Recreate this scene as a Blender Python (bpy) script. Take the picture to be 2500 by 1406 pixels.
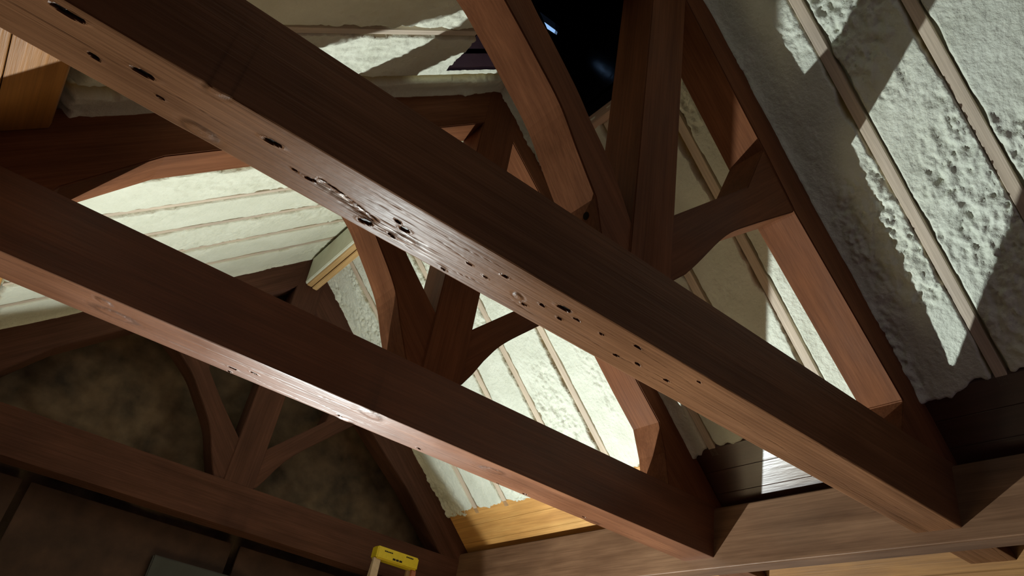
import bpy, bmesh, math, random
import numpy as np
from mathutils import Vector, Matrix

for o in list(bpy.data.objects):
    bpy.data.objects.remove(o, do_unlink=True)
scene = bpy.context.scene
COL = scene.collection
ZO = 1.5                      # eye height above the attic floor

# ------------------------------------------------------------------ camera
FPX = 1829.0
R = np.array([[0.77804078, 0.44274979, 0.44567384],
              [-0.60812057, 0.35281592, 0.71113311],
              [0.15761321, -0.82431399, 0.54375043]])
cd = bpy.data.cameras.new('camera')
cam = bpy.data.objects.new('camera', cd)
COL.objects.link(cam)
m = Matrix.Identity(4)
for i in range(3):
    m[i][0] = R[i, 0]; m[i][1] = -R[i, 1]; m[i][2] = -R[i, 2]
m.translation = Vector((0, 0, ZO))
cam.matrix_world = m
cd.sensor_width = 36.0
cd.lens = FPX / 2500 * 36
cd.clip_start = 0.05
scene.camera = cam

# ------------------------------------------------------------------ world, lamp, exposure
w = bpy.data.worlds.new('dusk')
scene.world = w
w.use_nodes = True
w.node_tree.nodes['Background'].inputs[0].default_value = (0.30, 0.52, 0.90, 1)
w.node_tree.nodes['Background'].inputs[1].default_value = 1.0

LAMP = np.array([2.16, 5.70, -0.97])
ld = bpy.data.lights.new('work_lamp', 'SPOT')
ld.energy = 1430
ld.color = (0.91, 1.0, 0.99)
ld.spot_size = math.radians(164)
ld.spot_blend = 0.05
ld.shadow_soft_size = 0.035
# beam profile of the flood lamp: strongest along its axis
ld.use_nodes = True
_nt = ld.node_tree
_em = _nt.nodes['Emission']
_tc = _nt.nodes.new('ShaderNodeTexCoord'); _sx = _nt.nodes.new('ShaderNodeSeparateXYZ')
_nt.links.new(_tc.outputs['Normal'], _sx.inputs[0])
_ab = _nt.nodes.new('ShaderNodeMath'); _ab.operation = 'ABSOLUTE'; _nt.links.new(_sx.outputs['Z'], _ab.inputs[0])
_ma = _nt.nodes.new('ShaderNodeMath'); _ma.operation = 'MULTIPLY_ADD'; _nt.links.new(_ab.outputs[0], _ma.inputs[0])
_ma.inputs[1].default_value = 1.0; _ma.inputs[2].default_value = 0.0
_nt.links.new(_ma.outputs[0], _em.inputs['Strength'])
lamp = bpy.data.objects.new('work_lamp', ld)
COL.objects.link(lamp)
lamp.location = (LAMP[0], LAMP[1], LAMP[2] + ZO)
lamp.rotation_euler = Vector((0.0, -math.cos(math.radians(24)), math.sin(math.radians(24)))).to_track_quat('-Z', 'Y').to_euler()

scene.view_settings.view_transform = 'Standard'
scene.view_settings.look = 'None'
scene.view_settings.gamma = 1.0
scene.view_settings.use_curve_mapping = False
scene.view_settings.exposure = 0.0
scene.cycles.max_bounces = 8
scene.cycles.diffuse_bounces = 5

# ------------------------------------------------------------------ pixel helper (design aid: reads a place on a known plane)
def ray(u, v):
    return R @ np.array([u - 1250.0, v - 703.0, FPX])
def on(u, v, axis, val):
    r = ray(u, v)
    return r * (val / r['xyz'.index(axis)])

# ------------------------------------------------------------------ noise
def vnoise(X, Y, seed=0):
    rs = np.random.RandomState(seed)
    T = rs.rand(256, 256)
    xi = np.floor(X).astype(int); yi = np.floor(Y).astype(int)
    fx = X - xi; fy = Y - yi
    fx = fx * fx * fx * (fx * (fx * 6 - 15) + 10); fy = fy * fy * fy * (fy * (fy * 6 - 15) + 10)
    a = T[xi % 256, yi % 256]; b = T[(xi + 1) % 256, yi % 256]
    c = T[xi % 256, (yi + 1) % 256]; d = T[(xi + 1) % 256, (yi + 1) % 256]
    return (a * (1 - fx) + b * fx) * (1 - fy) + (c * (1 - fx) + d * fx) * fy
def fbm(X, Y, o=4, seed=0, gain=0.5):
    s = 0; a = 1; t = 0
    for k in range(o):
        s = s + a * vnoise(X * 2**k + 17.3 * k, Y * 2**k + 5.1 * k, seed + k); t += a; a *= gain
    return s / t
def sstep(x, a, b):
    t = np.clip((x - a) / (b - a), 0, 1)
    return t * t * (3 - 2 * t)

# ------------------------------------------------------------------ materials
def newmat(name):
    mt = bpy.data.materials.new(name); mt.use_nodes = True
    nt = mt.node_tree; b = nt.nodes['Principled BSDF']
    return mt, nt, b
def ramp(nt, fac, stops):
    r = nt.nodes.new('ShaderNodeValToRGB')
    while len(r.color_ramp.elements) < len(stops): r.color_ramp.elements.new(0.5)
    for e, (p, c) in zip(r.color_ramp.elements, stops):
        e.position = p; e.color = (*c, 1)
    nt.links.new(fac, r.inputs[0]); return r.outputs[0]
def noise(nt, vec, scale, detail=4, rough=0.55, mapscale=None):
    if mapscale:
        mp = nt.nodes.new('ShaderNodeMapping'); mp.inputs['Scale'].default_value = mapscale
        nt.links.new(vec, mp.inputs['Vector']); vec = mp.outputs[0]
    n = nt.nodes.new('ShaderNodeTexNoise'); n.inputs['Scale'].default_value = scale
    n.inputs['Detail'].default_value = detail; n.inputs['Roughness'].default_value = rough
    nt.links.new(vec, n.inputs['Vector']); return n.outputs['Fac']
def mixc(nt, fac, a, b, mode='MIX'):
    x = nt.nodes.new('ShaderNodeMix'); x.data_type = 'RGBA'; x.blend_type = mode
    for s, v in ((x.inputs[0], fac), (x.inputs[6], a), (x.inputs[7], b)):
        if hasattr(v, 'is_linked') or hasattr(v, 'links'): nt.links.new(v, s)
        elif isinstance(v, (int, float)): s.default_value = v
        else: s.default_value = (*v, 1)
    return x.outputs[2]
def bump(nt, b, h, strength, dist, prev=None):
    n = nt.nodes.new('ShaderNodeBump'); n.inputs['Strength'].default_value = strength
    n.inputs['Distance'].default_value = dist
    nt.links.new(h, n.inputs['Height'])
    if prev: nt.links.new(prev, n.inputs['Normal'])
    nt.links.new(n.outputs[0], b.inputs['Normal']); return n.outputs[0]
def attr(nt, name):
    a = nt.nodes.new('ShaderNodeAttribute'); a.attribute_name = name; return a

def wood(name, dark, mid, light, rough=0.42, spec=0.5, grain=1.0, bstr=0.35, knots=False):
    mt, nt, b = newmat(name)
    g = attr(nt, 'grain').outputs['Vector']
    n1 = noise(nt, g, 3.0, 5, 0.6, (0.35, 3.2, 3.2))
    n2 = noise(nt, g, 30.0, 4, 0.6, (0.06, 3.0, 3.0))
    n3 = noise(nt, g, 2.2, 3, 0.5, (0.8, 1.5, 1.5))
    c = ramp(nt, n1, [(0.25, dark), (0.5, mid), (0.75, light)])
    c2 = ramp(nt, n2, [(0.3, (0.72, 0.70, 0.68)), (0.7, (1.1, 1.1, 1.1))])
    c = mixc(nt, 0.8 * grain, c, c2, 'MULTIPLY')
    c3 = ramp(nt, n3, [(0.3, (0.78, 0.76, 0.76)), (0.7, (1.12, 1.1, 1.05))])
    c = mixc(nt, 0.8, c, c3, 'MULTIPLY')
    k = attr(nt, 'mark').outputs['Fac']
    c = mixc(nt, k, c, (0.004, 0.002, 0.0015))
    br = attr(nt, 'bare').outputs['Fac']
    c = mixc(nt, br, c, (0.62, 0.47, 0.38))
    nt.links.new(c, b.inputs['Base Color'])
    sm = nt.nodes.new('ShaderNodeMath'); sm.operation = 'MULTIPLY_ADD'; nt.links.new(br, sm.inputs[0])
    sm.inputs[1].default_value = 0.5; sm.inputs[2].default_value = spec
    nt.links.new(sm.outputs[0], b.inputs['Specular IOR Level'])
    rr = ramp(nt, n3, [(0.3, (rough * 0.82,) * 3), (0.7, (rough * 1.2,) * 3)])
    nt.links.new(rr, b.inputs['Roughness'])
    b.inputs['Specular IOR Level'].default_value = spec
    p = bump(nt, b, n2, bstr, 0.004)
    bump(nt, b, n1, 0.25, 0.01, p)
    return mt

M_TRUSS = wood('stained_timber', (0.118, 0.044, 0.019), (0.168, 0.064, 0.028), (0.215, 0.085, 0.038), 0.62, 0.08, bstr=0.15)
M_CHORD = wood('weathered_stained_timber', (0.12, 0.052, 0.023), (0.165, 0.074, 0.034), (0.215, 0.100, 0.048), 0.36, 0.07, bstr=0.45)
M_CHORD2 = wood('varnished_stained_timber', (0.12, 0.046, 0.020), (0.165, 0.065, 0.030), (0.215, 0.088, 0.040), 0.42, 0.38, bstr=0.25)
M_PLATE = wood('plate_timber', (0.10, 0.05, 0.027), (0.17, 0.092, 0.052), (0.23, 0.13, 0.075), 0.36, 0.35, bstr=0.2)
M_PINE = wood('golden_pine', (0.46, 0.22, 0.06), (0.60, 0.31, 0.09), (0.70, 0.40, 0.13), 0.5, 0.4)
M_PALE = wood('pale_pine', (0.55, 0.38, 0.28), (0.66, 0.48, 0.38), (0.74, 0.58, 0.47), 0.55, 0.35)
M_BOUNCE = wood('pale_bounce_floor', (0.50, 0.36, 0.20), (0.60, 0.45, 0.27), (0.68, 0.53, 0.34), 0.6, 0.2)
M_TRUSS_SHADE = wood('shade_toned_gable_timber', (0.070, 0.032, 0.021), (0.10, 0.046, 0.031), (0.13, 0.060, 0.041), 0.62, 0.08)  # same truss timber, colour darkened to stand in for shade at the gable
M_EAVE = wood('orange_stained_boards', (0.28, 0.115, 0.025), (0.38, 0.165, 0.038), (0.46, 0.21, 0.055), 0.42, 0.5)
M_GLOSS = wood('glossy_maroon_boards', (0.045, 0.017, 0.011), (0.065, 0.025, 0.016), (0.09, 0.036, 0.024), 0.34, 0.9, bstr=0.10)
M_RIDGE = wood('ridge_pine', (0.42, 0.25, 0.10), (0.52, 0.33, 0.14), (0.60, 0.40, 0.19), 0.5, 0.3)
M_RAFT = wood('rafter_pine', (0.54, 0.44, 0.34), (0.62, 0.52, 0.41), (0.69, 0.59, 0.48), 0.6, 0.3)
M_AISLE = wood('aisle_boards', (0.16, 0.075, 0.022), (0.24, 0.115, 0.035), (0.31, 0.16, 0.05), 0.6, 0.3)
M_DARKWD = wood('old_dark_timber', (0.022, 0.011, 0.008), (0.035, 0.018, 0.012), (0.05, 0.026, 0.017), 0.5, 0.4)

def foam_mat(name, a, bcol, bs=0.5, sc=38.0):
    mt, nt, b = newmat(name)
    tc = nt.nodes.new('ShaderNodeTexCoord').outputs['Object']
    n1 = noise(nt, tc, 5.0, 5, 0.6); n2 = noise(nt, tc, sc, 5, 0.6)
    v = nt.nodes.new('ShaderNodeTexVoronoi'); v.inputs['Scale'].default_value = sc * 0.7
    nt.links.new(tc, v.inputs['Vector'])
    c = ramp(nt, n1, [(0.3, a), (0.7, bcol)])
    c = mixc(nt, attr(nt, 'tan').outputs['Fac'], c, (0.50, 0.38, 0.16))
    nt.links.new(c, b.inputs['Base Color'])
    b.inputs['Roughness'].default_value = 0.62; b.inputs['Specular IOR Level'].default_value = 0.25
    p = bump(nt, b, n2, bs, 0.012)
    bump(nt, b, v.outputs['Distance'], bs * 0.35, 0.006, p)
    return mt
M_FOAM = foam_mat('spray_foam', (0.64, 0.64, 0.51), (0.73, 0.73, 0.60))
M_FOAMR = foam_mat('rough_spray_foam', (0.62, 0.64, 0.53), (0.74, 0.76, 0.65), 0.7, 46)

def plain(name, col, rough=0.5, spec=0.5, metal=0.0, bs=0.0, sc=30, var=0.15):
    mt, nt, b = newmat(name)
    tc = nt.nodes.new('ShaderNodeTexCoord').outputs['Object']
    n = noise(nt, tc, sc, 4)
    lo = tuple(x * (1 - var) for x in col); hi = tuple(min(1, x * (1 + var)) for x in col)
    nt.links.new(ramp(nt, n, [(0.3, lo), (0.7, hi)]), b.inputs['Base Color'])
    b.inputs['Roughness'].default_value = rough; b.inputs['Specular IOR Level'].default_value = spec
    b.inputs['Metallic'].default_value = metal
    if bs: bump(nt, b, n, bs, 0.01)
    return mt
M_GABLE = plain('mottled_gable_boards', (0.12, 0.08, 0.045), 0.7, 0.3, 0, 0.6, 4, 0.6)
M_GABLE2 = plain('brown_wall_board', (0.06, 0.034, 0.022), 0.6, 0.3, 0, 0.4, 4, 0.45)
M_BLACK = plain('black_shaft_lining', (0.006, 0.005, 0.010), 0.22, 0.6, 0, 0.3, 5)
M_LAV = plain('lavender_grey_board', (0.74, 0.64, 0.92), 0.6, 0.3, 0, 0.1, 5, 0.12)
M_FLOOR = plain('dark_attic_floor', (0.09, 0.06, 0.045), 0.8, 0.1, 0, 0.3, 6, 0.3)
M_YEL = plain('yellow_plastic', (0.72, 0.56, 0.02), 0.4, 0.5, 0, 0, 30, 0.06)
M_ALU = plain('pale_fiberglass', (0.55, 0.42, 0.28), 0.45, 0.5, 0, 0, 30, 0.1)
M_RED = plain('red_brown_rail', (0.40, 0.14, 0.07), 0.45, 0.5, 0, 0, 30, 0.1)
M_INK = plain('black_ink', (0.01, 0.01, 0.008), 0.6, 0.3)
M_PANEL = plain('greenish_grey_panel', (0.045, 0.06, 0.055), 0.3, 0.6, 0, 0.1, 4, 0.2)
M_PLUM_BOUNCE = plain('plum_bounce_boards', (0.20, 0.14, 0.19), 0.8, 0.1, 0, 0.2, 8)
M_HOLE = plain('dark_peg_hole', (0.012, 0.007, 0.005), 0.9, 0.1)

# ------------------------------------------------------------------ mesh builders
def finish(name, me, mat, parent=None, axis=None, mark=None, smooth=False, zo=True):
    """links the mesh as one object; grain attribute = coordinates along/across the member"""
    n = len(me.vertices)
    co = np.empty(n * 3, 'f'); me.vertices.foreach_get('co', co); co = co.reshape(-1, 3)
    if axis is None:
        ex = co.max(0) - co.min(0); a = np.zeros(3); a[int(np.argmax(ex))] = 1
    else:
        a = np.array(axis, float); a /= np.linalg.norm(a)
    t = np.array([0, 1.0, 0]) if abs(a[1]) < 0.9 else np.array([1.0, 0, 0])
    b2 = np.cross(a, t); b2 /= np.linalg.norm(b2); t = np.cross(b2, a)
    off = (hash_name(name) + len(bpy.data.objects) * 3.71) % 50
    g = np.stack([co @ a + off, co @ t + off * 0.7, co @ b2 - off * 0.3], 1).astype('f')
    at = me.attributes.new('grain', 'FLOAT_VECTOR', 'POINT'); at.data.foreach_set('vector', g.ravel())
    if mark is not None:
        for key, arr in mark.items():
            at = me.attributes.new(key, 'FLOAT', 'POINT')
            full = np.zeros(n, 'f'); full[:len(arr)] = arr
            at.data.foreach_set('value', full)
    me.materials.append(mat)
    if smooth:
        me.polygons.foreach_set('use_smooth', np.ones(len(me.polygons), bool))
    o = bpy.data.objects.new(name, me); COL.objects.link(o)
    if parent is not None: o.parent = parent
    return o
def hash_name(s): return sum(ord(c) * (i + 1) for i, c in enumerate(s)) % 97
def origin(o, p):
    """put the object's own origin at world point p (mesh was written in world places)"""
    o.data.transform(Matrix.Translation(-Vector(p))); o.location = p
def to_mesh(bm, name):
    me = bpy.data.meshes.new(name); bm.normal_update(); bm.to_mesh(me); bm.free(); return me
def bev(bm, w, seg=2):
    es = [e for e in bm.edges if len(e.link_faces) == 2 and e.calc_face_angle(0) > 0.6]
    bmesh.ops.bevel(bm, geom=es, offset=w, segments=seg, affect='EDGES', clamp_overlap=True)
def prism_bm(poly, y0, y1, bm=None):
    bm = bm or bmesh.new()
    a = [bm.verts.new((x, y0, z + ZO)) for x, z in poly]
    b = [bm.verts.new((x, y1, z + ZO)) for x, z in poly]
    f = [bm.faces.new(a), bm.faces.new(b[::-1])]
    n = len(poly)
    for i in range(n):
        f.append(bm.faces.new((a[i], b[i], b[(i + 1) % n], a[(i + 1) % n])))
    bmesh.ops.recalc_face_normals(bm, faces=bm.faces)
    return bm
def box_bm(p0, p1, bm=None):
    (x0, y0, z0), (x1, y1, z1) = p0, p1
    return prism_bm([(x0, z0), (x1, z0), (x1, z1), (x0, z1)], y0, y1, bm)
def box(name, p0, p1, mat, parent=None, bevel=0.006, axis=None):
    bm = box_bm(p0, p1)
    if bevel: bev(bm, bevel)
    return finish(name, to_mesh(bm, name), mat, parent, axis)
def prism(name, poly, y0, y1, mat, parent=None, bevel=0.007, axis=(1, 0, 0)):
    bm = prism_bm(poly, y0, y1)
    if bevel: bev(bm, bevel)
    return finish(name, to_mesh(bm, name), mat, parent, axis)
def struct(o):
    o['kind'] = 'structure'; return o
def tag(o, label, cat, group=None):
    o['label'] = label; o['category'] = cat
    if group: o['group'] = group
    return o
def empty(name, p, label, cat, group=None):
    o = bpy.data.objects.new(name, None); COL.objects.link(o); o.location = p
    o.empty_display_size = 0.1
    return tag(o, label, cat, group)
def attach(o, root):
    o.parent = root; o.matrix_parent_inverse = Matrix.Translation(-root.location); return o
def curve(pts, n=6):
    """Catmull-Rom through pts"""
    P = [np.array(p, float) for p in pts]; P = [2 * P[0] - P[1]] + P + [2 * P[-1] - P[-2]]
    out = []
    for i in range(1, len(P) - 2):
        for k in range(n):
            t = k / n
            out.append(tuple(0.5 * ((2 * P[i]) + (-P[i-1] + P[i+1]) * t + (2*P[i-1] - 5*P[i] + 4*P[i+1] - P[i+2]) * t*t + (-P[i-1] + 3*P[i] - 3*P[i+1] + P[i+2]) * t**3)))
    out.append(tuple(P[-2])); return out

# ------------------------------------------------------------------ roof planes
def zL(x): return 4.30 - 0.90 * (1.82 - x)
def zR(x): return 4.22 - 0.94 * (x - 1.82)
RAFTER_Y = [-1.43, -0.955, -0.48, -0.005, 0.47, 0.945, 1.41, 2.36, 2.83, 3.33, 4.31, 4.83, 5.30, 5.79, 6.27]
TRUSS_Y = [(1.835, 2.09), (3.495, 3.765), (6.75, 7.0)]
OPEN_Y = (2.18, 3.235); OPEN_L = 1.215; OPEN_R = 2.21
SHAFT_MID = 1.72

def foam(label, side, x0, x1, y0, y1, mat, step, amp, seed, eave):
    sl = 0.90 if side < 0 else 0.94
    nx = int((x1 - x0) / step * math.hypot(1, sl)) + 1; ny = int((y1 - y0) / step) + 1
    xs = np.linspace(x0, x1, nx); ys = np.linspace(y0, y1, ny)
    X, Y = np.meshgrid(xs, ys, indexing='ij')
    Z = zL(X) if side < 0 else zR(X)
    S = X * math.hypot(1, sl)
    nrm = np.array([side * sl, 0, 1.0]) / math.hypot(1, sl) * -1      # down into the room
    nrm[0] = (-sl if side > 0 else sl) / math.hypot(1, sl); nrm[2] = -1 / math.hypot(1, sl)
    # body of each bay: soft swell plus lumps
    h = amp * 1.5 * (fbm(S * 1.6, Y * 2.2, 3, seed) - 0.5)
    lump = fbm(S * 13, Y * 19, 4, seed + 9, 0.6) - 0.5
    rough = sstep(fbm(S * 1.3, Y * 2.6, 2, seed + 20), 0.40, 0.62)
    fine = fbm(S * 34, Y * 46, 3, seed + 15, 0.6) - 0.5
    h = h + amp * (0.4 + 2.2 * rough) * lump + amp * (0.25 + 0.75 * rough) * fine
    # popped bubbles
    cell = fbm(S * 30, Y * 30, 2, seed + 30)
    h = h - amp * 0.55 * rough * sstep(cell, 0.60, 0.78)
    h = h + 0.006 + amp * 0.2
    tan = np.zeros_like(h)
    # rafters: foam breaks away at a ragged edge, deeper on the far side
    for ry in RAFTER_Y:
        d = Y - ry
        e1 = 0.024 + 0.020 * fbm(S * 7, Y * 0 + ry, 4, seed + 41)
        e2 = 0.024 + 0.10 * np.maximum(0, fbm(S * 3.2, Y * 0 + ry * 3, 4, seed + 52, 0.6) - 0.42)
        inside = (1 - sstep(d, e2, e2 + 0.014)) * sstep(d, -e1 - 0.02, -e1)
        h = h * (1 - inside) + (-0.055) * inside
        tan = np.maximum(tan, inside * sstep(d, 0.0, 0.02))
    # fillet against the truss rafters
    for a, b in TRUSS_Y:
        d = np.maximum(a - Y, Y - b)
        h = h + 0.022 * np.exp(-np.clip(d, 0, 9) / 0.03) * (0.6 + 0.8 * fbm(S * 6, Y * 6, 3, seed + 60))
    # ragged end at the eave
    rag = 0.05 * (fbm(Y * 6, Y * 0, 4, seed + 70, 0.6) - 0.5) * 2
    d = (X - eave - rag) * side
    t = sstep(d, -0.015, 0.03)
    h = h * (1 - t) - 0.15 * t
    V = np.stack([X + nrm[0] * h, Y, Z + nrm[2] * h + ZO], -1).reshape(-1, 3)
    idx = np.arange(nx * ny).reshape(nx, ny)
    q = np.stack([idx[:-1, :-1], idx[1:, :-1], idx[1:, 1:], idx[:-1, 1:]], -1)
    xc = 0.5 * (X[:-1, :-1] + X[1:, 1:]); yc = 0.5 * (Y[:-1, :-1] + Y[1:, 1:])
    hole = (yc > OPEN_Y[0]) & (yc < OPEN_Y[1]) & (xc > OPEN_L) & (xc < OPEN_R)
    dd = (xc - eave) * side
    q = q[~hole & (dd < 0.14)].reshape(-1, 4)
    if side < 0: q = q[:, ::-1]
    me = bpy.data.meshes.new('spray_foam')
    me.vertices.add(len(V)); me.vertices.foreach_set('co', V.astype('f').ravel())
    me.loops.add(len(q) * 4); me.loops.foreach_set('vertex_index', q.astype('i').ravel())
    me.polygons.add(len(q)); me.polygons.foreach_set('loop_start', np.arange(0, len(q) * 4, 4, dtype='i'))
    me.update(calc_edges=True); me.validate()
    o = finish('ceiling', me, mat, None, (0, 1, 0), {'tan': tan.ravel()}, smooth=True)
    o['label'] = label
    return struct(o)

foam('rough lumpy pale green spray foam insulation covering the right roof slope', 1, 1.777, 4.16, -1.6, 6.86, M_FOAMR, 0.0085, 0.020, 3, 4.01)
foam('smoother cream spray foam insulation covering the left roof slope', -1, -0.56, 1.777, -1.6, 6.86, M_FOAM, 0.011, 0.010, 40, -0.43)

# roof deck boards, running along the building above the foam, seen at the eaves
def deck(name, side, mat_y):
    sl = 0.90 if side < 0 else 0.94
    L = math.hypot(1, sl)
    objs = []
    for mat, ya, yb in mat_y:
        bm = bmesh.new()
        k = 0
        xx = 1.777
        bw = 0.185 / L
        while (xx - 1.777) * side < 3.25:
            xa, xb = xx, xx + side * (bw - 0.006)
            f = (zL if side < 0 else zR)
            up = 0.115
            for (s0, s1) in ([(ya, yb)] if not (min(xa, xb) < OPEN_R + .1 and max(xa, xb) > OPEN_L - .1) else [(ya, min(yb, OPEN_Y[0] - .02)), (max(ya, OPEN_Y[1] + .02), yb)]):
                if s1 - s0 < 0.02: continue
                prism_bm([(xa, f(xa) + up), (xb, f(xb) + up), (xb, f(xb) + up + 0.05), (xa, f(xa) + up + 0.05)], s0, s1, bm)
            xx += side * bw; k += 1
        objs.append(struct(finish(name, to_mesh(bm, name), mat, None, (0, 1, 0))))
    # sheathing above the boards closes the joints
    f = (zL if side < 0 else zR)
    e = 1.777 + side * 3.3
    bm = bmesh.new()
    near = 1.777
    lim = OPEN_L if side < 0 else OPEN_R
    def slab(xa, xb, s0, s1):
        prism_bm([(xa, f(xa) + 0.17), (xb, f(xb) + 0.17), (xb, f(xb) + 0.22), (xa, f(xa) + 0.22)], s0, s1, bm)
    slab(near, e, -1.7, OPEN_Y[0]); slab(near, e, OPEN_Y[1], 7.3); slab(lim, e, OPEN_Y[0], OPEN_Y[1])
    struct(finish('roof_sheathing', to_mesh(bm, 'roof_sheathing'), M_DARKWD, None, (0, 1, 0)))
deck('ceiling_boards_right', 1, [(M_AISLE, -1.6, 7.2)])
deck('ceiling_boards_left', -1, [(M_AISLE, -1.6, 7.2)])
# boards nailed under the rafter feet along both eaves
def eave_boards(name, xa, xb, n, f, mat, y0, y1):
    bm = bmesh.new()
    for k in range(n):
        a = xa + (xb - xa) * k / n; b = xa + (xb - xa) * (k + 1) / n; b = b - (b - a) * 0.035
        prism_bm([(a, f(a)), (b, f(b)), (b, f(b) + 0.03), (a, f(a) + 0.03)], y0, y1, bm)
    return struct(finish(name, to_mesh(bm, name), mat, None, (0, 1, 0)))
eave_boards('trim_5', 3.99, 4.36, 3, zR, M_GLOSS, -1.6, 3.49)
eave_boards('trim_6', 3.99, 4.36, 3, zR, M_PINE, 3.77, 6.75)
eave_boards('trim_7', -0.45, -1.15, 4, lambda x: zL(x) - 0.11, M_EAVE, -1.6, 3.49)
eave_boards('trim_8', -0.45, -1.15, 4, lambda x: zL(x) - 0.02, M_PINE, 3.77, 6.75)

# common rafters bedded in the foam
ORD = ['first', 'second', 'third', 'fourth', 'fifth', 'sixth']
def rafter(side, y, label):
    f = (zL if side < 0 else zR); sl = 0.90 if side < 0 else 0.94
    xe = 4.03 if side > 0 else -0.44
    x0 = 1.777
    if OPEN_Y[0] - .03 < y < OPEN_Y[1] + .03: x0 = OPEN_R + 0.05 if side > 0 else OPEN_L - 0.03
    hw = 0.030 if side > 0 else 0.022
    poly = [(x0, f(x0)), (xe, f(xe)), (xe, f(xe) + 0.112), (x0, f(x0) + 0.112)]
    if side < 0: poly = poly[::-1]
    bm = prism_bm(poly, y - hw, y + hw); bev(bm, 0.002, 1)
    o = finish('roof_rafter', to_mesh(bm, 'roof_rafter'), M_RAFT, None, (1, 0, -sl * side))
    origin(o, (xe, y, f(xe) + ZO))
    return tag(o, label, 'rafter', 'common rafters bedded in the spray foam')
RL = {0.945: 'pale common rafter in the far right foam, nearest the upper right picture corner',
      1.41: 'pale common rafter in the rough foam just right of the near truss shadow',
      2.36: 'common rafter in right roof foam, just beyond the near truss, half in shadow',
      2.83: 'common rafter in right roof foam crossing the pointed lit patch between near and middle truss',
      3.33: 'common rafter in right roof foam against the near side of the middle truss',
      4.31: 'pale right slope rafter in the brightest foam, first beyond the middle truss',
      4.83: 'pale right slope rafter in the brightest foam, second beyond the middle truss',
      5.30: 'common rafter in lit right slope foam, third beyond the middle truss',
      5.79: 'common rafter in right slope foam, fourth beyond the middle truss, seen below the chord',
      6.27: 'common rafter in right slope foam next to the gable truss'}
LL = {2.83: 'common rafter in the left slope foam beside the dark roof opening',
      4.31: 'tan common rafter at the upper edge of the lit left slope, nearest the brown soffit',
      4.83: 'tan common rafter on the lit left slope, second beyond the middle truss',
      5.30: 'tan common rafter on the lit left slope, third beyond the middle truss',
      5.79: 'tan common rafter on the lit left slope, fourth beyond the middle truss',
      6.27: 'tan common rafter on the lit left slope, last before the gable truss'}
for y, l in RL.items(): rafter(1, y, l)
for y, l in LL.items(): rafter(-1, y, l)

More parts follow.
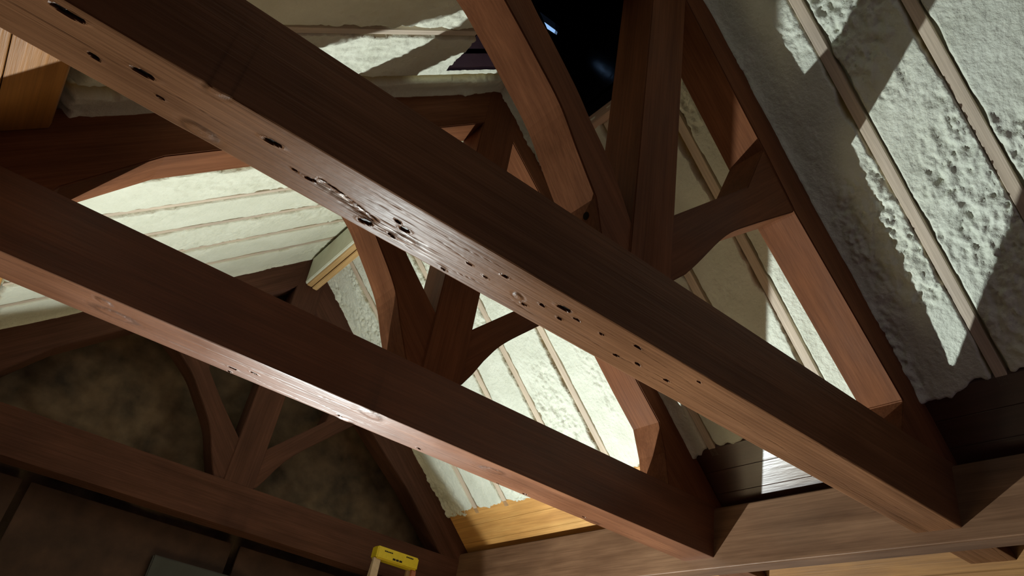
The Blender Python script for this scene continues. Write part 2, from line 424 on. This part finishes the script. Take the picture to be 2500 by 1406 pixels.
# ------------------------------------------------------------------ trusses
def chord_mesh(x0, x1, y0, y1, z0, z1, knots, scar=None, seed=1, fine=True):
    """square timber whose underside is a fine worn surface with knots and checks"""
    st = 0.006 if fine else 0.02
    nx = int((x1 - x0) / st); ny = int((y1 - y0) / (st * 0.8))
    X, Y = np.meshgrid(np.linspace(x0, x1, nx), np.linspace(y0, y1, ny), indexing='ij')
    W = y1 - y0
    h = 0.0012 * (fbm(X * 1.5, Y * 9, 3, seed) - 0.5) * 2 + 0.0003 * (fbm(X * 3, Y * 130, 3, seed + 5) - 0.5) * 2
    h += 0.0003 * (fbm(X * 40, Y * 60, 2, seed + 8) - 0.5)
    mark = np.zeros_like(X); bare = np.zeros_like(X)
    for (kx, ky, rx, ry, kind) in knots:
        ax = (X - kx) / rx; ay = (Y - ky) / ry + 0.35 * ax * (hash_name(str(round(kx, 2))) % 3 - 1)
        r = np.sqrt(ax**2 + ay**2) + 0.3 * (fbm(X * 60, Y * 60, 2, seed + 11) - 0.5)
        if kind == 'hole':
            m_ = 1 - sstep(r, 0.75, 1.1); mark = np.maximum(mark, m_); h = h + 0.006 * m_
            h = h - 0.0012 * np.exp(-((r - 1.3) / 0.35)**2)
        else:      # sound knot standing a little proud, ringed
            h = h - 0.0035 * np.exp(-r**2 * 0.9) + 0.0015 * np.exp(-((r - 1.5) / 0.4)**2)
            h = h + 0.0004 * np.sin(r * 7) * np.exp(-(r - 0.5)**2)
            mark = np.maximum(mark, 0.35 * np.exp(-((r - 1.2) / 0.25)**2))
    if scar is not None:
        (sx0, sy0), (sx1, sy1) = scar
        t = (X - sx0) / (sx1 - sx0); cy = sy0 + (sy1 - sy0) * t + 0.02 * (fbm(X * 6, X * 0, 3, 77) - 0.5)
        env = sstep(t, -0.02, 0.06) * (1 - sstep(t, 0.9, 1.05))
        wv = 0.010 + 0.012 * fbm(X * 14, X * 0, 3, 78)
        d = (Y - cy) / wv
        gouge = env * np.exp(-d**2)
        bare = np.maximum(bare, 0.85 * env * np.exp(-((Y - cy) / (wv * 0.8))**2) * sstep(fbm(X * 26, Y * 60, 3, 86), 0.36, 0.56) * sstep(fbm(X * 5, X * 0, 2, 87), 0.3, 0.5))
        h = h + 0.007 * gouge * (0.7 + 0.6 * fbm(X * 50, Y * 90, 2, 79))
        crack = env * np.exp(-((Y - cy + wv * 0.9) / 0.0045)**2) * sstep(fbm(X * 9, X * 0, 3, 80), 0.38, 0.5)
        mark = np.maximum(mark, crack); h = h + 0.008 * crack
        t2 = sstep(t, 0.9, 1.1) * (1 - sstep(t, 1.8, 2.2))
        for q in range(4):
            cyq = sy1 + 0.018 * (q - 1.5) + 0.03 * (fbm(X * 3 + q * 7, X * 0, 3, 90 + q) - 0.5)
            h = h - 0.0015 * t2 * np.exp(-((Y - cyq) / 0.003)**2)
            bare = np.maximum(bare, 0.6 * t2 * np.exp(-((Y - cyq) / 0.0022)**2) * sstep(fbm(X * 12, X * 0 + q, 2, 93), 0.45, 0.6))
    # long drying checks
    for q in range(5):
        cy = y0 + W * (0.15 + 0.16 * q) + 0.05 * (fbm(X * 1.6, X * 0 + q * 3.3, 4, seed + 33) - 0.5) * 2
        on_ = sstep(fbm(X * 1.1, X * 0 + q * 9.1, 2, seed + 44), 0.55, 0.68)
        h = h + 0.0010 * on_ * np.exp(-((Y - cy) / 0.0022)**2)
        mark = np.maximum(mark, 0.22 * on_ * np.exp(-((Y - cy) / 0.002)**2))
    # eased arrises
    de = np.minimum(Y - y0, y1 - Y)
    wn = 0.002 + 0.006 * np.maximum(0, fbm(X * 2.2, Y * 0, 4, seed + 3) - 0.4)
    h = h + wn * np.exp(-de / 0.0035)
    Z = z0 + h
    V = np.stack([X, Y, Z + ZO], -1).reshape(-1, 3)
    idx = np.arange(nx * ny).reshape(nx, ny)
    q = np.stack([idx[:-1, :-1], idx[:-1, 1:], idx[1:, 1:], idx[1:, :-1]], -1).reshape(-1, 4)
    base = nx * ny
    # upper rows of the two long faces and the top
    rows = []
    xs = X[:, 0]
    for yy, j in ((y0, 0), (y1, ny - 1)):
        rows.append((base, yy, j))
        V = np.concatenate([V, np.stack([xs, np.full(nx, yy), np.full(nx, z1 + ZO)], 1)]); base += nx
    a = rows[0][0] + np.arange(nx); b = rows[1][0] + np.arange(nx)
    q1 = np.stack([idx[:-1, 0], idx[1:, 0], a[1:], a[:-1]], -1)
    q2 = np.stack([idx[:-1, -1], b[:-1], b[1:], idx[1:, -1]], -1)
    q3 = np.stack([a[:-1], a[1:], b[1:], b[:-1]], -1)
    Q = np.concatenate([q, q1, q2, q3]).astype('i')
    me = bpy.data.meshes.new('bottom_chord')
    faces = Q.tolist() + [[int(idx[0, j]) for j in range(ny)][::-1] + [int(a[0]), int(b[0])], [int(idx[-1, j]) for j in range(ny)] + [int(b[-1]), int(a[-1])]]
    me.from_pydata(V.tolist(), [], faces); me.validate()
    return me, mark.ravel(), bare.ravel()

def P2(u, v, z): p = on(u, v, 'z', z); return float(p[0]), float(p[1])
def K(lst, z, kind='hole', s=1.0):
    out = []
    for (u, v, rx, ry) in lst:
        x, y = P2(u, v, z); out.append((x, y, rx * s, ry * s, kind))
    return out

knA = K([(155, 25, .035, .010), (185, 42, .025, .009), (229, 137, .018, .008), (350, 178, .035, .010), (392, 238, .012, .005),
         (665, 347, .030, .009), (722, 417, .014, .003), (758, 437, .02, .006), (893, 541, .026, .011), (988, 560, .020, .011), (972, 541, .012, .006),
         (957, 575, .018, .006), (1083, 657, .012, .005), (1146, 644, .012, .004), (1185, 676, .012, .004), (1234, 675, .016, .005),
         (1280, 743, .014, .005), (1324, 745, .014, .005), (1378, 753, .034, .010), (1366, 777, .014, .006), (1408, 780, .016, .005),
         (1470, 816, .012, .005), (1557, 848, .020, .005), (1505, 868, .014, .005), (1557, 889, .018, .007), (1627, 929, .018, .005), (1707, 933, .014, .004)], 1.5) \
    + K([(990, 584, .045, .022), (487, 320, .045, .022), (530, 222, .03, .02), (1265, 723, .02, .012)], 1.5, 'knot')
knB = K([(568, 899, .022, .006), (620, 911, .022, .006), (560, 907, .010, .008), (830, 1015, .016, .007), (1023, 1095, .016, .006), (1282, 1206, .02, .006),
         (1215, 1180, .012, .004), (1426, 1262, .014, .004)], 1.5) \
    + K([(255, 737, .03, .02), (280, 768, .08, .03), (905, 1012, .06, .035), (1200, 1148, .06, .03), (1440, 1275, .05, .03), (840, 1025, .04, .02)], 1.5, 'knot')

def truss(idx, label, dx, dz, zc0, knots, scar, parts):
    y0, y1 = TRUSS_Y[idx]
    MT = M_TRUSS_SHADE if idx == 2 else M_TRUSS
    root = empty('roof_truss', (1.835 + dx, (y0 + y1) / 2, zc0 + ZO), label, 'truss', 'king post roof trusses across the attic')
    me, mark, bare = chord_mesh(parts['chord'][0], parts['chord'][1], y0, y1, zc0, zc0 + 0.365, knots, scar, 10 + idx * 7, idx < 2)
    attach(finish('bottom_chord', me, (M_CHORD, M_CHORD2, M_TRUSS_SHADE)[idx], None, (1, 0, 0), {'mark': mark, 'bare': bare}, smooth=False), root)
    k0, k1 = parts['king']
    top = zc0 + 0.36
    attach(prism('king_post', [(k0, top), (k1, top), (k1, zR(k1) - .02), (1.80, 4.23), (k0, zL(k0) - 0.02)], y0 + .002, y1 - .004, MT, None, 0.006, (0, 0, 1)), root)
    for nm, ax in (('rafter_l', (1, 0, .9)), ('rafter_r', (1, 0, -.93))):
        attach(prism('principal_rafter', parts[nm], y0 + .004, y1 - .006, MT, None, 0.006, ax), root)
    for nm, ax in (('brace_l', (1, 0, -1.1)), ('brace_r', (1, 0, 1.1))):
        o = attach(prism('curved_brace', parts[nm], y0 + .012, y1 - .016, MT, None, 0.006, ax), root)
        if nm == 'brace_l' and idx == 0:
            c = on(1431, 527, 'y', y0 + 0.0); bl = o
    return root

def up(poly, dx=0, dz=0): return [(x + dx, z + dz) for x, z in poly]
# near truss
RA_r = [(1.90, 3.835), (2.16, 3.574), (2.611, 3.122), (2.876, 2.831), (3.785, 2.071), (3.725, 1.86), (4.32, 1.86), (4.32, zR(4.32) + 0.03), (1.90, zR(1.90) + 0.03)]
def left_raft(k0, base=1.86):
    return [(k0 + .02, 3.85), (k0 + .02, zL(k0 + .02) + .03), (-0.75, zL(-0.75) + .03), (-0.75, base), (-0.30, base), (-0.285, 1.90), (0.03, 2.315), (0.5, 2.75)]
brA_l = [(1.53, 1.86)] + curve([(1.475, 2.035), (1.34, 2.22), (1.22, 2.39), (1.06, 2.545), (0.90, 2.69), (0.74, 2.82), (0.52, 2.93)], 5) + [(0.80, 3.16)] + curve([(0.90, 2.94), (1.03, 2.80), (1.11, 2.73), (1.29, 2.55), (1.39, 2.43), (1.54, 2.26), (1.69, 2.02)], 4) + [(1.69, 1.86)]
brR = lambda k1, l1=(2.30, 2.332), l2=(2.49, 2.514): [(k1 - .01, 1.86), (k1 + .02, 1.875), (2.03, 1.956)] + curve([(2.10, 2.05), l1, l2, (2.856, 2.83)], 5) + [(2.95, 2.93), (2.72, 3.12), (2.611, 3.135), (2.467, 2.758), (k1 - .01, 2.215)]
truss(0, 'nearest of the three king post trusses, its long brown underside crossing the whole picture', 0, 0, 1.5, knA,
      (P2(770, 440, 1.5), P2(915, 545, 1.5)),
      dict(chord=(-1.3, 4.9), king=(1.68, 1.93), rafter_l=left_raft(1.68), rafter_r=RA_r, brace_l=brA_l, brace_r=brR(1.93)))
# middle truss
RB_r = [(1.955, 3.85), (2.281, 3.545), (3.394, 2.485), (3.62, 2.282), (3.70, 2.08), (3.75, 1.86), (4.32, 1.86), (4.32, zR(4.32) + 0.03), (1.955, zR(1.955) + 0.03)]
brB_r = [(1.955, 1.86), (1.985, 1.88), (2.04, 1.97)] + curve([(2.10, 2.09), (2.209, 2.256), (2.434, 2.493), (2.80, 2.86)], 5) + [(2.9, 2.96), (2.66, 3.2), (2.50, 3.27), (2.42, 2.70), (1.955, 2.234)]
brB_l = [(1.60, 1.86)] + curve([(1.505, 2.055), (1.405, 2.265), (1.22, 2.50), (1.08, 2.655), (0.82, 2.84), (0.62, 2.92)], 5) + [(0.95, 3.2), (1.15, 3.27), (1.22, 2.74), (1.437, 2.5), (1.71, 2.232), (1.71, 1.86)]
truss(1, 'middle king post truss, second from the camera, its underside catching the white glare', 0, 0, 1.5, knB, None,
      dict(chord=(-1.3, 4.9), king=(1.70, 1.97), rafter_l=left_raft(1.70), rafter_r=RB_r, brace_l=brB_l, brace_r=brB_r))
# gable truss
dz = -0.085
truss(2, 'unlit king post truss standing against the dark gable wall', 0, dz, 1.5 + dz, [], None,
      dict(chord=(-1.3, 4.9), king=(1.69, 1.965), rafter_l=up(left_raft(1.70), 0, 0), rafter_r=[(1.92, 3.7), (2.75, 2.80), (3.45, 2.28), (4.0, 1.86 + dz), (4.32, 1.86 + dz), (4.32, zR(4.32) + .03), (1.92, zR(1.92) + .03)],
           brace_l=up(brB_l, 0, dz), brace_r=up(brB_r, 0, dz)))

# peg hole in the foot of the near brace: a short dark dowel end
def disc(name, c, r, depth, mat, axis='y', n=18):
    bm = bmesh.new()
    bmesh.ops.create_cone(bm, cap_ends=True, segments=n, radius1=r, radius2=r, depth=depth)
    if axis == 'y': bmesh.ops.rotate(bm, verts=bm.verts, matrix=Matrix.Rotation(math.pi / 2, 3, 'X'))
    bmesh.ops.translate(bm, verts=bm.verts, vec=(c[0], c[1], c[2] + ZO))
    return finish(name, to_mesh(bm, name), mat)

_n = Vector((-0.190, 0, -0.060)).normalized()
_r = ray(1431, 527); _p0 = np.array([1.50, 0, 1.955]); _nn = np.array(_n)
_hit = _r * (np.dot(_p0, _nn) / np.dot(_r, _nn))
bm = bmesh.new(); bmesh.ops.create_cone(bm, cap_ends=True, segments=18, radius1=.017, radius2=.017, depth=.004)
ph = finish('peg_hole', to_mesh(bm, 'peg_hole'), M_HOLE)
ph.data.transform(_n.to_track_quat('Z', 'Y').to_matrix().to_4x4()); ph.data.transform(Matrix.Translation((_hit[0], _hit[1], _hit[2] + ZO)))
BR0 = [o for o in bpy.data.objects if o.name == 'curved_brace'][0]
ph.parent = BR0
ph['label'] = 'dark round peg hole'

# ------------------------------------------------------------------ ridge beam
rb = empty('ridge_beam', (1.835, 5.26, 3.88 + ZO), 'short golden ridge beam under the roof peak between the middle and gable trusses', 'beam')
attach(prism('beam_ply', [(1.775, 3.88), (1.832, 3.88), (1.832, 4.22), (1.775, 4.22)], 3.765, 6.75, M_RIDGE, None, 0.006, (0, 1, 0)), rb)
attach(prism('beam_ply', [(1.838, 3.87), (1.895, 3.87), (1.895, 4.12), (1.838, 4.2)], 3.765, 6.75, M_RIDGE, None, 0.006, (0, 1, 0)), rb)
attach(prism('foam_coat', [(1.755, 3.90), (1.775, 3.885), (1.775, 4.22), (1.745, 4.2)], 3.765, 6.75, M_FOAM, None, 0.006, (0, 1, 0)), rb)['label'] = 'cream foam coat on the side of the beam'

# ------------------------------------------------------------------ wall plates and side walls
def plate(x0, x1, z0, z1, label):
    nx = 0
    bm = box_bm((x0, -1.6, z0), (x1, 7.0, z1)); bev(bm, 0.010, 3)
    o = finish('wall_plate', to_mesh(bm, 'wall_plate'), M_PLATE, None, (0, 1, 0))
    origin(o, ((x0 + x1) / 2, 2.7, z0 + ZO))
    return tag(o, label, 'beam')
plate(4.22, 4.37, 1.425, 1.848, 'broad glossy brown wall plate beam along the right wall, lower right')
plate(-0.80, -0.62, 1.425, 1.848, 'wall plate beam along the left eave, hidden in the dark')

def planked(name, x, side, mat, z0, z1, y0, y1, bw=0.17):
    bm = bmesh.new(); z = z0
    while z < z1:
        box_bm((min(x, x + side * .04), y0, z), (max(x, x + side * .04), y1, min(z + bw - .006, z1)), bm); z += bw
    return struct(finish(name, to_mesh(bm, name), mat, None, (0, 1, 0)))
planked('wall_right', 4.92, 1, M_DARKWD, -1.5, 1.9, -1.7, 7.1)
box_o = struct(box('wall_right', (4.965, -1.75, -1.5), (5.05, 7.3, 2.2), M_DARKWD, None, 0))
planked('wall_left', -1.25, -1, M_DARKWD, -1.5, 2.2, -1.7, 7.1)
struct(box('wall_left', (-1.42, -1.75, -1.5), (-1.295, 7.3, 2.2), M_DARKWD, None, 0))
struct(box('wall_back', (-1.4, -1.85, -1.5), (5.0, -1.75, 5.0), M_PLUM_BOUNCE, None, 0))  # unseen wall, plum tint chosen to bounce fill onto the near truss faces
struct(box('floor', (-1.4, -1.8, -1.6), (5.0, 3.6, -1.5), M_FLOOR, None, 0))
bm = bmesh.new()
for _k in range(10):      # unseen pale boards, added to bounce lamp light up onto the shaded foam
    box_bm((-1.4 + _k * .64, 3.6, -1.6), (-1.4 + _k * .64 + .635, 7.3, -1.5), bm)
struct(finish('floor', to_mesh(bm, 'floor'), M_BOUNCE, None, (0, 1, 0)))

# gable wall: mottled sheathing with framing lines
def grid_wall(name, x0, x1, z0, z1, y, mat, amp, seed, st=0.03):
    nx = int((x1 - x0) / st); nz = int((z1 - z0) / st)
    X, Z = np.meshgrid(np.linspace(x0, x1, nx), np.linspace(z0, z1, nz), indexing='ij')
    Y = y - amp * fbm(X * 2.2, Z * 2.2, 5, seed, 0.6)
    V = np.stack([X, Y, Z + ZO], -1).reshape(-1, 3)
    idx = np.arange(nx * nz).reshape(nx, nz)
    q = np.stack([idx[:-1, :-1], idx[1:, :-1], idx[1:, 1:], idx[:-1, 1:]], -1).reshape(-1, 4)
    me = bpy.data.meshes.new(name); me.from_pydata(V.tolist(), [], q.tolist())
    return struct(finish(name, me, mat, None, (1, 0, 0), smooth=True))
grid_wall('wall_gable', -1.3, 5.0, -1.5, 5.0, 7.24, M_GABLE, 0.16, 5)
struct(box('wall_gable', (-1.4, 7.25, -1.5), (5.05, 7.35, 5.0), M_DARKWD, None, 0))
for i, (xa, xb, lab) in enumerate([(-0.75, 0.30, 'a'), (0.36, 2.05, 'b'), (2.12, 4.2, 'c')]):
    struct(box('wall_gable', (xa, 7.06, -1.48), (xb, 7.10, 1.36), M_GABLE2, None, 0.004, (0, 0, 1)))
pw = on(345, 1406, 'y', 7.0); pe = on(500, 1406, 'y', 7.0)
pt = on(375, 1352, 'y', 7.0)
o = box('wall_panel', (float(pw[0]) + .03, 7.0, 0.35), (float(pe[0]) + .35, 7.06, float(pt[2])), M_PANEL, None, 0.01)
origin(o, ((pw[0] + pe[0]) / 2 + .2, 7.03, 0.35 + ZO)); tag(o, 'dim greenish grey panel on the dark gable wall, bottom left', 'panel')

# ------------------------------------------------------------------ roof opening and shaft above it
H = 6.1
def sbox(name, p0, p1, mat): return struct(box(name, p0, p1, mat, None, 0))
# far wall with a small window hole
ya = OPEN_Y[1]
wp = [on(u, v, 'y', ya + .01) for u, v in ((1316, 31), (1364, 66), (1357, 87), (1334, 72))]
wx0 = min(p[0] for p in wp); wx1 = max(p[0] for p in wp); wz0 = min(p[2] for p in wp); wz1 = max(p[2] for p in wp)
ox0, ox1 = OPEN_L, OPEN_R
bm = bmesh.new()
outer = [(SHAFT_MID - .05, 3.9), (ox1, 3.6), (ox1, H), (SHAFT_MID - .05, H)]
# four prisms round the hole (the hole is the slanting quadrilateral wp)
qd = [(float(p[0]), float(p[2])) for p in wp]
ol = SHAFT_MID - .05
ring = [(qd[0], (ol, H)), (qd[1], (ox1 + .02, H)), (qd[2], (ox1 + .02, zR(ox1) + .03)), (qd[3], (ol, zL(ol) + .04))]
for i in range(4):
    a, A_ = ring[i]; b, B_ = ring[(i + 1) % 4]
    prism_bm([a, b, B_, A_] if i != 2 else [a, b, B_, (1.78, 4.29), A_], ya, ya + .05, bm)
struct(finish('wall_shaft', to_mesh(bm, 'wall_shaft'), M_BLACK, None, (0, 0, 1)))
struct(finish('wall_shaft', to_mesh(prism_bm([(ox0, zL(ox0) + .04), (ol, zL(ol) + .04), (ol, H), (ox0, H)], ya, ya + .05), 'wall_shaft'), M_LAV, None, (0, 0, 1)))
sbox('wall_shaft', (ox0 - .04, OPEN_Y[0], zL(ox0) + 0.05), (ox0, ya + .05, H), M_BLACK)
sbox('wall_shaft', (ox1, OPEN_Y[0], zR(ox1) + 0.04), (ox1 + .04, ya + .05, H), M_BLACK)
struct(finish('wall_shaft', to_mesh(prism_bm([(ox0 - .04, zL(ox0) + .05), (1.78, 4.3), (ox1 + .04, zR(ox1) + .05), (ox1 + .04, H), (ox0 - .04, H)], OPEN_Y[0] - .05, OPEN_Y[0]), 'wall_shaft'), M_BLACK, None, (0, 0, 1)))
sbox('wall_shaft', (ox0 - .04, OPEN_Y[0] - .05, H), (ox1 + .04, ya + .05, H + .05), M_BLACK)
# glossy corner trims inside the shaft
for i, (u, v) in enumerate([(1375, 90), (1478, 120), (1500, 110)]):
    p = on(u, v, 'y', ya - 0.02)
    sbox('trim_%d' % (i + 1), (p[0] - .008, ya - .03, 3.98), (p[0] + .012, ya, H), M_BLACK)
# pale curb along the right lip of the opening
o = box('trim_4', (OPEN_R, OPEN_Y[0], zR(OPEN_R) - 0.06), (OPEN_R + .05, OPEN_Y[1], zR(OPEN_R) + 0.05), M_PALE, None, 0.004); struct(o)

# ------------------------------------------------------------------ step ladder
LY = 6.40
a = on(926, 1330, 'y', LY); b = on(1026, 1358, 'y', LY); c = on(1020, 1384, 'y', LY)
lx0, lx1, lz1, lz0 = float(a[0]), float(b[0]), float(a[2]) + .0, float(c[2]) - .035
lroot = empty('step_ladder', ((lx0 + lx1) / 2, LY + .1, 0), 'step ladder with a bright yellow top cap standing below the gable truss', 'ladder')
bm = box_bm((lx0, LY, lz0), (lx1, LY + .12, lz1)); bev(bm, 0.012, 3)
cap = attach(finish('top_cap', to_mesh(bm, 'top_cap'), M_YEL), lroot); cap['label'] = 'yellow plastic ladder top with black print'
Wd = lx1 - lx0; Hh = lz1 - lz0
def ink(x0, x1, z, dzz, t=.010, segs=5):
    bm = bmesh.new()
    for k in range(segs):
        xa = x0 + (x1 - x0) * k / segs
        box_bm((xa, LY - .002, z - t / 2 + dzz * k / segs), (xa + (x1 - x0) / segs * .8, LY + .004, z + t / 2 + dzz * k / segs), bm)
    o = finish('warning_print', to_mesh(bm, 'warning_print'), M_INK); attach(o, cap); return o
ink(lx0 + Wd * .16, lx0 + Wd * .36, lz1 - Hh * .30, 0)
ink(lx0 + Wd * .68, lx0 + Wd * .86, lz1 - Hh * .22, 0)
ink(lx0 + Wd * .38, lx0 + Wd * .62, lz1 - Hh * .72, 0, .016, 3)
def rail(name, xt, xb, yt, yb, mat, wd=.05):
    bm = bmesh.new()
    vt = []
    for (x, y, z) in ((xt, yt, lz0 + .003), (xb, yb, -1.5)):
        for ddx, ddy in ((0, 0), (wd, 0), (wd, .03), (0, .03)):
            vt.append(bm.verts.new((x + ddx, y + ddy, z + ZO)))
    bm.faces.new(vt[:4]); bm.faces.new(vt[4:][::-1])
    for i in range(4): bm.faces.new((vt[i], vt[i + 4], vt[(i + 1) % 4 + 4], vt[(i + 1) % 4]))
    bmesh.ops.recalc_face_normals(bm, faces=bm.faces)
    return attach(finish(name, to_mesh(bm, name), mat), lroot)
rail('rail', lx0 - .01, lx0 - .12, LY + .02, LY - .30, M_ALU, .07)
rail('rail', lx1 - .045, lx1 + .07, LY + .02, LY - .30, M_RED, .045)
rail('rear_rail', lx0 + .02, lx0 - .08, LY + .08, LY + .33, M_ALU, .04)
rail('rear_rail', lx1 - .06, lx1 + .04, LY + .08, LY + .33, M_ALU, .04)
for k in range(1, 8):
    z = lz0 - .33 * k
    t = (lz0 + .02 - z) / (lz0 + 1.52)
    y = LY + .02 + (-.31) * t
    o = box('step', (lx0 - .11 * t + .03, y - .03, z - .03), (lx1 + .11 * t - .02, y + .07, z), M_ALU, None, .003); attach(o, lroot)
